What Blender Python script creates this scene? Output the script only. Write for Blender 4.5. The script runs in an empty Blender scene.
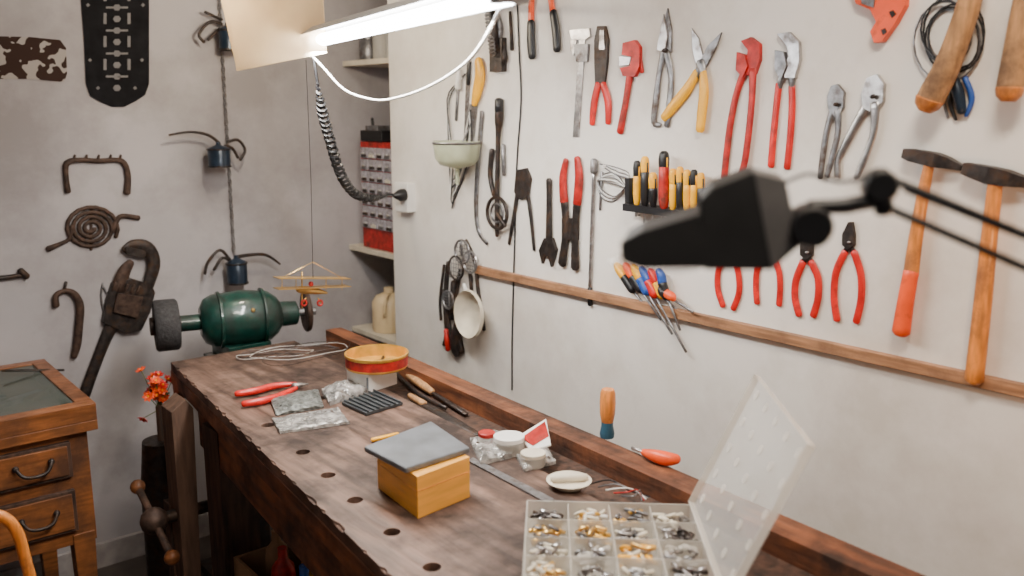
import bpy, bmesh, math, random
from mathutils import Vector as V, Matrix, noise
random.seed(4)
# ---------------------------------------------------------------- camera and room planes estimated from image coordinates
CAM=V((0,0,1.635)); PIT=math.radians(11.3); YAW=math.radians(39.7); FPX=900.0
WX=1.8; BY=3.28; BZ=0.87
sp,cp,sy,cy=math.sin(PIT),math.cos(PIT),math.sin(YAW),math.cos(YAW)
FWD=V((cp*sy,cp*cy,-sp))
def ray(u,v):  # view ray through image pixel u, v; the plane helpers below intersect it
    y=288-v;r=u-512;a=FPX*cp+y*sp;b=-FPX*sp+y*cp
    return V((a*sy+r*cy,a*cy-r*sy,b))/FPX
def XP(u,v,x): d=ray(u,v);return CAM+d*(x/d.x)
def YP(u,v,y): d=ray(u,v);return CAM+d*(y/d.y)
def ZP(u,v,z): d=ray(u,v);return CAM+d*((z-CAM.z)/d.z)
def W(u,v,off=0): return XP(u,v,WX-off)
def K(u,v,off=0): return YP(u,v,BY-off)
def T(u,v,h=0): return ZP(u,v,BZ+h)
def G(u,v,dep): return CAM+ray(u,v)*dep
def px(p): return (p-CAM).dot(FWD)/FPX
NW=V((-1,0,0)); NK=V((0,-1,0)); NZ=V((0,0,1))
# ---------------------------------------------------------------- materials
def M(name,col,rough=.5,metal=0,var=.18,scale=25,bump=0.05,alpha=1,emis=0,stretch=None,col2=None,trans=0,coat=0,detail=5,wear=None,wpos=.6,transl=0,spec=.5):
    m=bpy.data.materials.new(name);m.use_nodes=True;nt=m.node_tree;N=nt.nodes;L=nt.links
    p=N['Principled BSDF'];tc=N.new('ShaderNodeTexCoord');mp=N.new('ShaderNodeMapping')
    L.new(tc.outputs['Object'],mp.inputs[0])
    if stretch: mp.inputs['Scale'].default_value=stretch
    n=N.new('ShaderNodeTexNoise');n.inputs['Scale'].default_value=scale;n.inputs['Detail'].default_value=detail
    L.new(mp.outputs[0],n.inputs['Vector'])
    r=N.new('ShaderNodeValToRGB');c=V(col)
    lo=c*(1-var) if col2 is None else V(col2); hi=V([min(1,x*(1+var)) for x in c])
    r.color_ramp.elements[0].position=.32;r.color_ramp.elements[1].position=.68
    r.color_ramp.elements[0].color=(*lo,1);r.color_ramp.elements[1].color=(*hi,1)
    L.new(n.outputs[0],r.inputs[0]);outc=r.outputs[0]
    if wear:
        n2=N.new('ShaderNodeTexNoise');n2.inputs['Scale'].default_value=wear[3];n2.inputs['Detail'].default_value=8;n2.inputs['Roughness'].default_value=.65
        L.new(tc.outputs['Object'],n2.inputs['Vector']);r2=N.new('ShaderNodeValToRGB')
        r2.color_ramp.elements[0].position=wpos-.12;r2.color_ramp.elements[1].position=wpos+.1
        L.new(n2.outputs[0],r2.inputs[0]);mx=N.new('ShaderNodeMix');mx.data_type='RGBA'
        L.new(r2.outputs[0],mx.inputs[0]);L.new(outc,mx.inputs[6]);mx.inputs[7].default_value=(*wear[:3],1);outc=mx.outputs[2]
        mr=N.new('ShaderNodeMapRange');mr.inputs[3].default_value=rough;mr.inputs[4].default_value=min(1,rough+.3);L.new(r2.outputs[0],mr.inputs[0]);L.new(mr.outputs[0],p.inputs['Roughness'])
    L.new(outc,p.inputs['Base Color'])
    if not wear: p.inputs['Roughness'].default_value=rough
    p.inputs['Metallic'].default_value=metal;p.inputs['Specular IOR Level'].default_value=spec
    p.inputs['Alpha'].default_value=alpha;p.inputs['Transmission Weight'].default_value=trans
    p.inputs['Coat Weight'].default_value=coat
    if bump:
        b=N.new('ShaderNodeBump');b.inputs['Strength'].default_value=bump;b.inputs['Distance'].default_value=.01
        L.new(n.outputs[0],b.inputs['Height']);L.new(b.outputs[0],p.inputs['Normal'])
    if emis:
        L.new(outc,p.inputs['Emission Color']);p.inputs['Emission Strength'].default_value=emis
    if transl:
        tr=N.new('ShaderNodeBsdfTranslucent');L.new(outc,tr.inputs[0]);ms=N.new('ShaderNodeMixShader');ms.inputs[0].default_value=transl
        L.new(p.outputs[0],ms.inputs[1]);L.new(tr.outputs[0],ms.inputs[2]);L.new(ms.outputs[0],N['Material Output'].inputs[0])
    return m
steel=M('steel',(.42,.41,.41),.3,.9,.3,40,wear=(.14,.10,.08,22))
galv=M('dull_steel',(.24,.24,.25),.42,.85,.35,40,wear=(.10,.065,.045,24))
iron=M('dark_iron',(.040,.033,.031),.45,.6,.4,50,.2,wear=(.085,.045,.025,30))
rust=M('rusty_iron',(.062,.036,.026),.65,.4,.5,45,.3)
black=M('black_plastic',(.010,.010,.012),.4,0,.3,20)
bsat=M('black_enamel',(.010,.010,.011),.55,0,.3,20,spec=.3)
matte=M('matte_black_sheet',(.012,.012,.014),.9,0,.3,20,0,spec=.1)
red=M('red_grip',(.60,.014,.010),.36,0,.25,20,wear=(.20,.02,.015,30),wpos=.66)
redp=M('red_paint',(.44,.016,.012),.42,.2,.35,40,wear=(.12,.03,.02,26),wpos=.62)
orange=M('orange_grip',(.90,.09,.012),.4,0,.15,20,wear=(.4,.05,.02,30),wpos=.68)
yel=M('yellow_grip',(.92,.44,.006),.4,0,.12,20,wear=(.4,.2,.03,30),wpos=.7)
blue=M('blue_plastic',(.02,.08,.35),.4,0,.2,20)
navy=M('navy_enamel',(.018,.032,.055),.3,.3,.3,20)
green=M('green_machine_enamel',(.004,.048,.036),.3,.1,.35,30,.1,coat=.4,wear=(.012,.02,.016,12),wpos=.54)
woodl=M('pale_wood',(.46,.24,.10),.55,0,.3,18,.1,stretch=(6,6,1),wear=(.16,.09,.05,14))
woodh=M('varnished_handle_wood',(.68,.23,.04),.4,0,.3,16,.05,stretch=(7,7,1),coat=.3,wear=(.25,.09,.03,14),wpos=.62)
woodo=M('orange_varnished_oak',(.25,.085,.024),.4,0,.4,9,.08,stretch=(1,6,9),coat=.2,wear=(.08,.03,.012,5),wpos=.56)
boxw=M('yellow_birch_box',(.85,.40,.06),.5,0,.12,9,.05,stretch=(1,1,8))
trimw=M('trim_wood',(.34,.17,.085),.55,0,.35,9,.1,stretch=(1,1,12),wear=(.17,.085,.045,8))
benchw=M('worn_bench_wood',(.165,.098,.072),.5,0,.4,5,.45,stretch=(8,1,4),col2=(.055,.028,.018),detail=12,wear=(.026,.014,.010,5),wpos=.56)
benchs=M('bench_side_wood',(.21,.070,.026),.55,0,.35,6,.45,stretch=(6,.8,6),col2=(.055,.019,.010),detail=10,wear=(.03,.014,.009,5.5),wpos=.56)
darkw=M('dark_old_wood',(.065,.032,.020),.7,0,.4,9,.3,stretch=(6,6,1),col2=(.018,.010,.007))
brass=M('brass',(.65,.42,.14),.35,.85,.2,30)
gold=M('gold_tin',(.75,.43,.08),.28,.55,.2,30)
white=M('white_plastic',(.8,.79,.76),.4,0,.05,20)
cream=M('cream_white',(.66,.60,.48),.5,0,.12,20)
grey=M('grey_card',(.12,.13,.145),.42,0,.3,14)
dgrey=M('dark_grey_card',(.04,.045,.05),.5,0,.3,25)
stone=M('grinding_stone',(.035,.034,.036),.8,0,.3,90,.4)
clear=M('clear_plastic',(.85,.85,.82),.15,0,.05,10,0,alpha=.26)
frost=M('frosted_plastic',(.85,.82,.75),.3,0,.06,10,0,alpha=.34)
drawerm=M('smoky_drawer_plastic',(.33,.31,.34),.25,0,.3,60,.1)
foil=M('crinkled_clear_bag',(.48,.47,.45),.18,.4,.6,60,.6,alpha=.7)
foilg=M('bag_of_grey_screws',(.17,.18,.17),.3,.3,.6,90,.8,alpha=.95)
glass=M('display_glass',(.11,.14,.12),.06,0,.1,8,0,alpha=.55)
card=M('cardboard',(.28,.16,.08),.8,0,.15,20)
jugm=M('milky_jug_plastic',(.75,.58,.34),.4,0,.1,10)
paperm=M('lamp_paper',(.95,.82,.64),.8,0,.07,9,.25,transl=.5)
tubem=M('fluorescent_tube_glow',(.96,.97,1.0),.5,0,0.01,5,0,emis=26)
greenl=M('greenish_plastic',(.52,.55,.38),.3,0,.1,15,0,alpha=.6)
holem=M('inlay_grey',(.20,.195,.20),.9,0,.1,15,0,spec=.1)
# ---------------------------------------------------------------- mesh builder
def catmull(P,k):
    if k<2 or len(P)<3: return P
    out=[]
    for i in range(len(P)-1):
        a=P[max(i-1,0)];b=P[i];c=P[i+1];d=P[min(i+2,len(P)-1)]
        for j in range(k):
            t=j/k
            out.append(tuple(.5*((2*b[q])+(-a[q]+c[q])*t+(2*a[q]-5*b[q]+4*c[q]-d[q])*t*t+(-a[q]+3*b[q]-3*c[q]+d[q])*t**3) for q in range(len(b))))
    out.append(P[-1]);return out
class Ob:
    def __init__(s,name,plane=W): 
        s.n=name;s.v=[];s.f=[];s.mats=[];s.plane=plane
        s.N=NW if plane is W else NK if plane is K else NZ
    def mi(s,m):
        if m not in s.mats: s.mats.append(m)
        return s.mats.index(m)
    def add(s,vs,fs,m,sm=False):
        o=len(s.v);k=s.mi(m);s.v+= [V(x) for x in vs]
        s.f+=[([o+i for i in f],k,sm) for f in fs];return s
    def tube(s,P,r,m,flat=1,sq=False,closed=False,seg=10,N=None,k=1,cap=True):
        P=[V(p) for p in P]
        if not isinstance(r,(list,tuple)): r=[r]*len(P)
        if k>1:
            Q=catmull([(*p,q) for p,q in zip(P,r)],k);P=[V(q[:3]) for q in Q];r=[max(q[3],1e-4) for q in Q]
        r=list(r)
        if cap and not sq and not closed:
            d0=(P[0]-P[1]).normalized();d1=(P[-1]-P[-2]).normalized()
            P=[P[0]]+P+[P[-1]];r=[r[0]*.55]+r+[r[-1]*.55]
            P[0]=P[1]+d0*r[1]*.45;P[-1]=P[-2]+d1*r[-2]*.45
        n=len(P)
        if sq: ang=[math.pi/4+i*math.pi/2 for i in range(4)];g=1.414;seg=4
        else: ang=[2*math.pi*i/seg for i in range(seg)];g=1
        vs=[];prev=None
        for i in range(n):
            if closed: t=P[(i+1)%n]-P[i-1]
            else: t=P[min(i+1,n-1)]-P[max(i-1,0)]
            t.normalize()
            if N is not None: nn=(N-t*N.dot(t))
            else:
                if prev is None: prev=V((0,0,1)) if abs(t.z)<.9 else V((1,0,0))
                nn=prev-t*prev.dot(t)
            nn.normalize();prev=nn.copy();sd=t.cross(nn)
            for a in ang: vs.append(P[i]+sd*(r[i]*g*math.cos(a))+nn*(r[i]*g*flat*math.sin(a)))
        fs=[]
        for i in range(n if closed else n-1):
            j=(i+1)%n
            for q in range(seg): fs.append([i*seg+q,i*seg+(q+1)%seg,j*seg+(q+1)%seg,j*seg+q])
        s.add(vs,fs,m,not sq)
        if not closed: 
            o=len(s.v)-n*seg;kk=s.mi(m)
            s.f.append((list(range(o,o+seg)),kk,False));s.f.append((list(range(o+(n-1)*seg,o+n*seg)),kk,False))
        return s
    def t(s,m,pts,flat=1,off=.0005,k=4,sq=False,closed=False,seg=10):
        """run of (u,v,width) surveyed on the object's wall plane"""
        if k>1 and not closed: pts=catmull([tuple(map(float,p)) for p in pts],k)
        P=[];R=[]
        for u,v,w in pts:
            q=s.plane(u,v,0);r=max(w*.5*px(q),.0004);R.append(r)
        o=off+max(R)*flat
        for u,v,w in pts: P.append(s.plane(u,v,o))
        return s.tube(P,R,m,flat,sq,closed,seg,s.N)
    def p(s,m,pts,th=.006,off=.0005):
        """flat plate cut to an outline on the wall plane"""
        P=[s.plane(u,v,off+th/2) for u,v in pts];return s.prism([q-s.N*th/2 for q in P],s.N*th,m)
    def prism(s,P,vec,m,sm=False):
        n=len(P);P=[V(q) for q in P]
        return s.add(P+[q+vec for q in P],[list(range(n)),list(range(n,2*n))]+[[i,(i+1)%n,n+(i+1)%n,n+i] for i in range(n)],m,sm)
    def box(s,c,sz,m,rot=0,R=None):
        c=V(c);R=R or Matrix.Rotation(rot,3,'Z');x,y,z=[q/2 for q in sz]
        vs=[c+R@V((a*x,b*y,d*z)) for d in(-1,1) for a,b in((-1,-1),(1,-1),(1,1),(-1,1))]
        return s.add(vs,[[0,1,2,3],[4,5,6,7],[0,1,5,4],[1,2,6,5],[2,3,7,6],[3,0,4,7]],m)
    def lathe(s,c,ax,prof,m,seg=24,sm=True,closed=False):
        c=V(c);ax=V(ax).normalized();a=ax.orthogonal().normalized();b=ax.cross(a);vs=[]
        for r,h in prof:
            for i in range(seg):
                q=2*math.pi*i/seg;vs.append(c+ax*h+(a*math.cos(q)+b*math.sin(q))*max(r,1e-4))
        fs=[[i*seg+q,i*seg+(q+1)%seg,(i+1)*seg+(q+1)%seg,(i+1)*seg+q] for i in range(len(prof)-1) for q in range(seg)]
        s.add(vs,fs,m,sm)
        if not closed:
            o=len(s.v)-len(vs);k=s.mi(m);s.f.append((list(range(o,o+seg)),k,False));e=o+(len(prof)-1)*seg;s.f.append((list(range(e,e+seg)),k,False))
        return s
    def ball(s,c,r,m,seg=12):
        if not isinstance(r,(tuple,list)): r=(r,r,r)
        vs=[];n=seg//2
        for i in range(n+1):
            a=math.pi*i/n
            for j in range(seg):
                b=2*math.pi*j/seg;q=max(math.sin(a),.01);vs.append(V(c)+V((r[0]*q*math.cos(b),r[1]*q*math.sin(b),r[2]*math.cos(a))))
        return s.add(vs,[[i*seg+j,i*seg+(j+1)%seg,(i+1)*seg+(j+1)%seg,(i+1)*seg+j] for i in range(n) for j in range(seg)],m,True)
    def ring(s,c,ax,R,r,m,seg=24,k=6):
        ax=V(ax).normalized();a=ax.orthogonal().normalized();b=ax.cross(a)
        return s.tube([V(c)+(a*math.cos(2*math.pi*i/seg)+b*math.sin(2*math.pi*i/seg))*R for i in range(seg)],r,m,closed=True,seg=k,N=ax)
    def sheet(s,c4,m,th=.002,amp=.0,n=10,seed=0,fr=14,dome=0,up=NZ):
        A,B,C,D=[V(q) for q in c4];vs=[]
        for k in(0,1):
            for i in range(n+1):
                for j in range(n+1):
                    x,y=i/n,j/n;p=A.lerp(B,x).lerp(D.lerp(C,x),y)
                    e=(noise.noise(p*fr+V((seed,0,0)))+.5*noise.noise(p*fr*2.7+V((0,seed,0)))+.8)*amp+dome*math.sin(math.pi*x)**.5*math.sin(math.pi*y)**.5
                    p=p+(e+th)*up if k else p
                    vs.append(p)
        o=(n+1)**2;fs=[]
        for i in range(n):
            for j in range(n):
                a=i*(n+1)+j;fs+=[[a,a+1,a+n+2,a+n+1],[o+a,o+a+1,o+a+n+2,o+a+n+1]]
        bd=[j for j in range(n)]+[i*(n+1)+n for i in range(n)]+[n*(n+1)+j for j in range(n,0,-1)]+[i*(n+1) for i in range(n,0,-1)]
        for i in range(len(bd)): a,b=bd[i],bd[(i+1)%len(bd)];fs.append([a,b,o+b,o+a])
        return s.add(vs,fs,m,amp>0)
    def done(s,bev=.0008,seg=2):
        c=sum(s.v,V())/len(s.v)
        me=bpy.data.meshes.new(s.n);me.from_pydata([q-c for q in s.v],[],[f[0] for f in s.f])
        for m in s.mats: me.materials.append(m)
        for pl,f in zip(me.polygons,s.f): pl.material_index=f[1];pl.use_smooth=f[2]
        bm=bmesh.new();bm.from_mesh(me);bmesh.ops.recalc_face_normals(bm,faces=bm.faces[:])
        for e in bm.edges:
            if len(e.link_faces)==2 and e.calc_face_angle(0)>.9: e.smooth=False
        bm.to_mesh(me);bm.free()
        o=bpy.data.objects.new(s.n,me);o.location=c;bpy.context.collection.objects.link(o)
        if bev:
            b=o.modifiers.new('edge_bevel','BEVEL');b.width=bev;b.segments=seg;b.limit_method='ANGLE';b.angle_limit=.8
        s.o=o;return o
def slab(name,lo,hi,m,bev=0):
    b=Ob(name);b.box([(x+y)/2 for x,y in zip(lo,hi)],[y-x for x,y in zip(lo,hi)],m);return b.done(bev)
# ---------------------------------------------------------------- room
wallr=M('painted_wall',(.80,.765,.715),.5,0,.03,3.5,.06,detail=8,wear=(.64,.59,.53,2.4),wpos=.58)
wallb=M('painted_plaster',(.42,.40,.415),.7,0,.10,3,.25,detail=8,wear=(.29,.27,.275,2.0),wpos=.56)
floorm=M('concrete_floor',(.08,.066,.058),.7,0,.35,6,.2)
slab('wall_right',(WX,-1.2,0),(2.2,2.866,2.9),wallr)
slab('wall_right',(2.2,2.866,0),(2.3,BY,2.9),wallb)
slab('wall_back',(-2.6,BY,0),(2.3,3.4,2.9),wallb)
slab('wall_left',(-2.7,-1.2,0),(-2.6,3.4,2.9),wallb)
slab('floor',(-2.6,-1.2,-.1),(2.3,BY,0),floorm)
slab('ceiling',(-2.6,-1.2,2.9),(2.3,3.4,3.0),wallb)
slab('baseboard_back',(-2.6,BY-.018,0),(WX,BY,.09),M('baseboard_paint',(.36,.33,.32),.5))
# tool board batten along the lower edge of the tool wall
b=Ob('trim_1');b.box((WX-.009,.57,1.110),(.018,3.54,.026),trimw);b.done(.002)
# ---------------------------------------------------------------- workbench
fl=lambda Y:V((.896+(Y-2.72)*.113,Y,0)); rl=lambda Y:V((1.485+(Y-2.72)*.0505,Y,0))
def mix(Y,k,inset=0): return fl(Y).lerp(rl(Y),k)
def at(p,z): return V((p.x,p.y,z))
Yn,Yf=.15,2.72
bench=Ob('workbench')
k1,k2=.70,.90
top=Ob('tmp');top.prism([at(mix(Yn,0),BZ-.07),at(mix(Yn,k1),BZ-.07),at(mix(Yf,k1),BZ-.07),at(mix(Yf,0),BZ-.07)],V((0,0,.07)),benchw)
to=top.done(0)
cutters=[]
for u,v in((303,452),(328,475),(355,500),(392,532),(432,567),(268,425),(322,398)):
    c=T(u,v);b=Ob('cut');b.lathe((c.x,c.y,BZ-.045),(0,0,1),[(.016,0),(.016,.09)],benchs,16,False);cutters.append(b.done(0))
# knocks and chips along the front and end edges
for i in range(22):
    y=1.0+i*.078+random.uniform(-.03,.03);q=mix(y,0);r=random.uniform(.008,.02)
    b=Ob('cut');b.ball((q.x-r*.45,q.y,BZ+r*.35),(r,r*random.uniform(1,3),r*.9),benchs,8);cutters.append(b.done(0))
for c in cutters:
    m=to.modifiers.new('x','BOOLEAN');m.object=c;m.operation='DIFFERENCE';m.solver='EXACT'
bpy.context.view_layer.update()
me=to.evaluated_get(bpy.context.evaluated_depsgraph_get()).to_mesh()
bench.add([to.matrix_world@x.co for x in me.vertices],[list(p.vertices) for p in me.polygons],benchw)
for c in cutters+[to]: bpy.data.objects.remove(c,do_unlink=True)
def strip(k0,ka,z0,z1,m,ya=Yn,yb=Yf):
    bench.prism([at(mix(ya,k0),z0),at(mix(ya,ka),z0),at(mix(yb,ka),z0),at(mix(yb,k0),z0)],V((0,0,z1-z0)),m)
strip(k1,k2,BZ-.07,BZ-.028,darkw)
strip(k2,1,BZ-.09,BZ+.018,benchs)
strip(-.004,-.0005,BZ-.068,BZ-.026,benchs)
strip(.02,.07,BZ-.19,BZ-.0705,benchs,Yn+.1,Yf-.25)
strip(.90,.95,BZ-.19,BZ-.0905,benchs,Yn+.1,Yf-.1)
strip(.0,k1,BZ-.1,BZ-.0705,benchs,Yf-.07,Yf-.005)
for Y in(2.32,.45):
    for k in(.09,.88):
        c=mix(Y,k);bench.box((c.x,c.y,(BZ-.09)/2),(.105,.105,BZ-.09),darkw)
    a,c=mix(Y,.09),mix(Y,.88);bench.box(((a.x+c.x)/2,Y,.22),(c.x-a.x,.05,.09),darkw)
strip(.06,.92,.27,.295,darkw,.5,2.27)
bench.done(.003)
# leg vise
b=Ob('bench_leg_vise')
c=XP(185,480,.835)
b.prism([(.80,c.y-.035,.08),(.845,c.y-.035,.08),(.862,c.y-.035,.80),(.842,c.y-.035,.83),(.80,c.y-.035,.80)],V((0,.085,0)),M('old_grey_wood',(.105,.058,.038),.7,0,.4,8,.3,stretch=(6,6,1)))
cc=V((.80,c.y,.48));b.tube([cc+V((.2,0,0)),cc+V((-.05,0,0))],.018,iron);b.ball(cc+V((-.06,0,0)),.04,rust)
b.tube([cc+V((-.06,-.13,-.06)),cc+V((-.06,.13,.06))],.011,darkw);b.ball(cc+V((-.06,-.13,-.06)),.022,woodo);b.ball(cc+V((-.06,.13,.06)),.022,woodo)
b.box((.82,c.y+.06,.25),(.05,.05,.5),darkw);b.done(.002)
# dried flowers on a dark stand
b=Ob('dried_flower_bunch');c=YP(158,388,2.80);leaf=M('dry_leaf_green',(.10,.12,.03),.7)
for i in range(22):
    q=c+V((random.gauss(0,.026),random.gauss(0,.02),random.gauss(0,.034)));ax=(q-c+V((0,-.03,.03))).normalized();m1=random.choice([red,orange,orange,redp]);a0=ax.orthogonal().normalized();b0=ax.cross(a0)
    for ring_,n_,tilt in((.018,7,.35),(.010,5,.9)):
        for j in range(n_):
            an=2*math.pi*j/n_+i;dr=a0*math.cos(an)+b0*math.sin(an);tip=q+dr*ring_+ax*ring_*tilt;sdv=ax.cross(dr)*ring_*.38;mid=(q+tip)/2
            b.prism([q,mid+sdv,tip,mid-sdv],ax*.0012,m1)
    b.ball(q+ax*.003,.004,yel,6)
    b.tube([q,c+V((0,0,-.07))],.0015,leaf,seg=5)
for i in range(12):
    a=random.random()*6.3;q=c+V((0,0,-.03));d=V((math.cos(a),math.sin(a),.3))*.035;n_=V((-math.sin(a),math.cos(a),0))*.007;b.prism([q,q+d*.5+n_,q+d,q+d*.5-n_],V((0,0,.001)),leaf)
b.tube([c+V((0,0,-.06)),(c.x,c.y,.05)],[.012,.02],darkw);b.lathe((c.x,c.y,0),(0,0,1),[(.08,0),(.075,.45),(.06,.6)],iron);b.done(0)
# crate under the bench
b=Ob('crate_of_bottles');c=V((1.0,2.0,.297))
for dx,dy,sx,sy2 in((-.15,0,.01,.36),(.15,0,.01,.36),(0,-.18,.31,.01),(0,.18,.31,.01)): b.box(c+V((dx,dy,.08)),(sx,sy2,.16),card)
b.box(c+V((0,0,.006)),(.3,.36,.01),card)
for i,(dx,dy,m) in enumerate([(-.09,-.1,blue),(-.02,-.1,redp),(.07,-.09,green),(-.09,.02,redp),(0,.03,yel),(.08,.05,blue),(-.06,.12,card)]):
    b.lathe(c+V((dx,dy,.012)),(0,0,1),[(.03,0),(.032,.14),(.028,.17),(.012,.19),(.012,.22)],m,14)
b.done(0)
b=Ob('floor_toolbox');b.box((1.0,1.5,.1),(.3,.5,.2),redp,.1);b.box((1.0,1.5,.21),(.31,.51,.02),bsat,.1);b.tube([(1.0,1.38,.22),(1.0,1.4,.262),(1.0,1.6,.262),(1.0,1.62,.22)],.006,iron,k=3);b.done(.003)
b=Ob('wooden_storage_box');b.box((.99,1.5,.297+.11),(.26,.4,.22),darkw,.08);b.box((.99,1.5,.297+.226),(.28,.42,.012),benchs,.08);b.done(.003)
# ---------------------------------------------------------------- dresser / display table
b=Ob('display_case_dresser')
x0,x1,y0,y1,zt=-.12,.655,2.65,3.25,.81
b.box(((x0+x1)/2,(y0+y1)/2,zt-.065),(x1-x0,y1-y0,.03),woodo)
for a,c_,d,e in((x0,y0,x1,y0+.045),(x0,y1-.04,x1,y1),(x0,y0+.045,x0+.045,y1-.04),(x1-.045,y0+.045,x1,y1-.04)):
    b.box(((a+d)/2,(c_+e)/2,zt-.025),(d-a,e-c_,.05),woodo)
b.box(((x0+x1)/2,(y0+y1)/2,zt-.006),(x1-x0-.09,y1-y0-.085,.004),glass)
for i in range(6):
    b.box((.05+i*.11,2.95+.06*(i%2),zt-.04),(.03,.22,.016),[dgrey,steel,card][i%3],.5*i)
b.box(((x0+x1)/2,(y0+y1)/2,.56),(x1-x0-.05,y1-y0-.05,.34),woodo)
yf=y0+.02
for zc,hh in((.655,.105),(.50,.125)):
    b.box(((x0+x1)/2,yf,zc),(x1-x0-.15,.02,hh),darkw);b.box(((x0+x1)/2,yf-.008,zc),(x1-x0-.17,.014,hh-.018),woodo)
    for hx in(.02,.48):
        b.ball((hx-.045,yf-.02,zc+.01),.009,iron);b.ball((hx+.045,yf-.02,zc+.01),.009,iron)
        b.tube([(hx-.045,yf-.025,zc+.01),(hx-.03,yf-.035,zc-.012),(hx,yf-.038,zc-.018),(hx+.03,yf-.035,zc-.012),(hx+.045,yf-.025,zc+.01)],.005,iron,k=3)
for lx in(x0+.06,x1-.06):
    for ly in(y0+.05,y1-.05): b.tube([(lx,ly,.42),(lx,ly,0)],[.03,.02],woodo,sq=True,N=V((0,1,0)))
b.box(((x0+x1)/2,(y0+y1)/2,.12),(x1-x0-.14,.03,.03),woodo);b.done(.003)
b=Ob('metal_scriber');b.tube([YP(0,352,3.1),YP(62,352,3.1)],.004,iron);b.o=b.done(0);b.o.location.z=.815
# bentwood chair
b=Ob('bentwood_chair');cy0=1.93
A=[YP(-60,540,cy0),YP(-30,516,cy0),YP(0,516,cy0),YP(16,530,cy0),YP(26,562,cy0)]
e=A[-1];A+=[V((e.x+.012,cy0,.6)),V((e.x+.005,cy0,.45)),V((e.x+.01,cy0+.02,0))]
b.tube(A,.0115,woodh,k=4);mx=A[0].x
b.tube([V((2*mx-q.x,q.y,q.z)) for q in A],.0115,woodh,k=4)
b.lathe((mx,cy0-.2,.43),(0,0,1),[(.19,0),(.21,.01),(.21,.025),(.19,.03)],woodh,32)
for dx in(-.14,.14): b.tube([(mx+dx,cy0-.33,.43),(mx+dx*1.2,cy0-.37,0)],.014,woodh)
b.done(0)
# ---------------------------------------------------------------- back wall items
fab=M('horse_print_leather',(.06,.035,.03),.8,spec=.2);nt=fab.node_tree;vo=nt.nodes.new('ShaderNodeTexNoise');vo.inputs['Scale'].default_value=24;vo.inputs['Detail'].default_value=1.5
rr=nt.nodes.new('ShaderNodeValToRGB');rr.color_ramp.interpolation='CONSTANT';rr.color_ramp.elements[0].color=(.035,.018,.014,1);rr.color_ramp.elements[1].color=(.36,.33,.31,1);rr.color_ramp.elements[1].position=.55
tc=nt.nodes.new('ShaderNodeTexCoord');nt.links.new(tc.outputs['Object'],vo.inputs[0]);nt.links.new(vo.outputs[0],rr.inputs[0]);nt.links.new(rr.outputs[0],nt.nodes['Principled BSDF'].inputs[0])
b=Ob('leather_cutout_sampler',K);b.p(fab,[(-12,36),(30,37),(60,40),(66,48),(67,74),(64,82),(30,79),(-12,79)],.003);b.done(0)
b=Ob('drilled_steel_template',K);b.p(matte,[(80,-12),(149,-12),(149,60),(149,84),(145,95),(136,101),(124,107),(112,107),(100,102),(90,96),(86,84),(84,40)],.004)
for r in range(9):
    v=-4+r*11.5
    b.p(holem,[(113,v),(115,v-3),(119,v-3),(121,v),(119,v+3),(115,v+3)],.001,.0045)
    if r%2==0 and r<8:
        for u in(105,129): b.p(holem,[(u-1.5,v-6),(u+1.5,v-6),(u+1.5,v+5),(u-1.5,v+5)],.001,.0045)
    if r%2==1 and r<8: b.p(holem,[(106,v-1),(128,v-1),(128,v+1),(106,v+1)],.001,.0045)
for u,v in((88,5),(143,5),(90,60),(142,60),(98,88),(135,88)): b.p(holem,[(u-2,v),(u,v-2),(u+2,v),(u,v+2)],.001,.0045)
b.done(0)
b=Ob('hanging_chain')
a,c=K(218,-20,.012),K(234,252,.012);n=64
for i in range(n):
    p=a.lerp(c,i/(n-1));ax=V((1,.3,0)) if i%2 else V((0,1,0))
    s2=[p+V((0,0,.014*math.cos(q))) + (V((ax.y,-ax.x,0)).normalized()*.006*math.sin(q)) for q in [2*math.pi*j/8 for j in range(8)]]
    b.tube(s2,.0016,galv,closed=True,seg=4,N=ax)
b.done(0)
def oilcan(u,v,w,h,spout,loops,extra=[]):
    b=Ob('oil_can',K);c=K(u,v,.07);s=px(c)
    b.lathe(c,(0,0,1),[(w*.5*s,-h*.5*s),(w*.5*s,h*.3*s),(w*.42*s,h*.38*s),(w*.12*s,h*.5*s),(w*.1*s,h*.62*s)],navy,20)
    b.lathe(c,(0,0,1),[(w*.53*s,-h*.5*s),(w*.53*s,-h*.43*s)],iron,20);b.lathe(c,(0,0,1),[(w*.53*s,h*.27*s),(w*.53*s,h*.33*s)],iron,20)
    if spout: b.t(iron,spout,1,.05,4)
    for l in loops: b.t(iron,l,1,.05,4)
    b.tube([c+V((0,.0,h*.2*s)),V((c.x,BY-.001,c.z+h*.3*s))],.003,iron);b.done(0)
oilcan(219,156,22,22,[(219,143,3),(208,135,3),(190,132,2.5),(169,135,2)],[[(228,142,3),(238,140,3),(245,150,3),(240,160,3)],[(224,146,3),(232,148,3),(238,158,3)]])
oilcan(228,38,18,24,None,[[(222,24,3),(210,22,3),(199,34,3),(204,42,3)],[(222,20,3),(205,12,3)],[(220,28,3),(208,40,3)],[(228,26,3),(240,20,2)]])
oilcan(237,271,20,26,[(237,257,4),(250,255,3.5),(266,255,3),(280,264,2)],[[(230,260,3),(220,250,3),(208,262,3),(205,274,3)],[(232,262,3),(222,258,3),(214,270,3)]])
b=Ob('iron_bracket',K);b.t(rust,[(68,192,6),(66,175,5),(67,163,6),(80,160,5),(98,161,5),(115,160,5),(124,163,6),(128,176,6),(127,193,7)],.7,k=3)
for u in(74,86,98,110,120): b.t(rust,[(u,160,3),(u+1,155,2)],1,k=1)
b.done(0)
b=Ob('coiled_iron_burner',K)
P=[]
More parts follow.
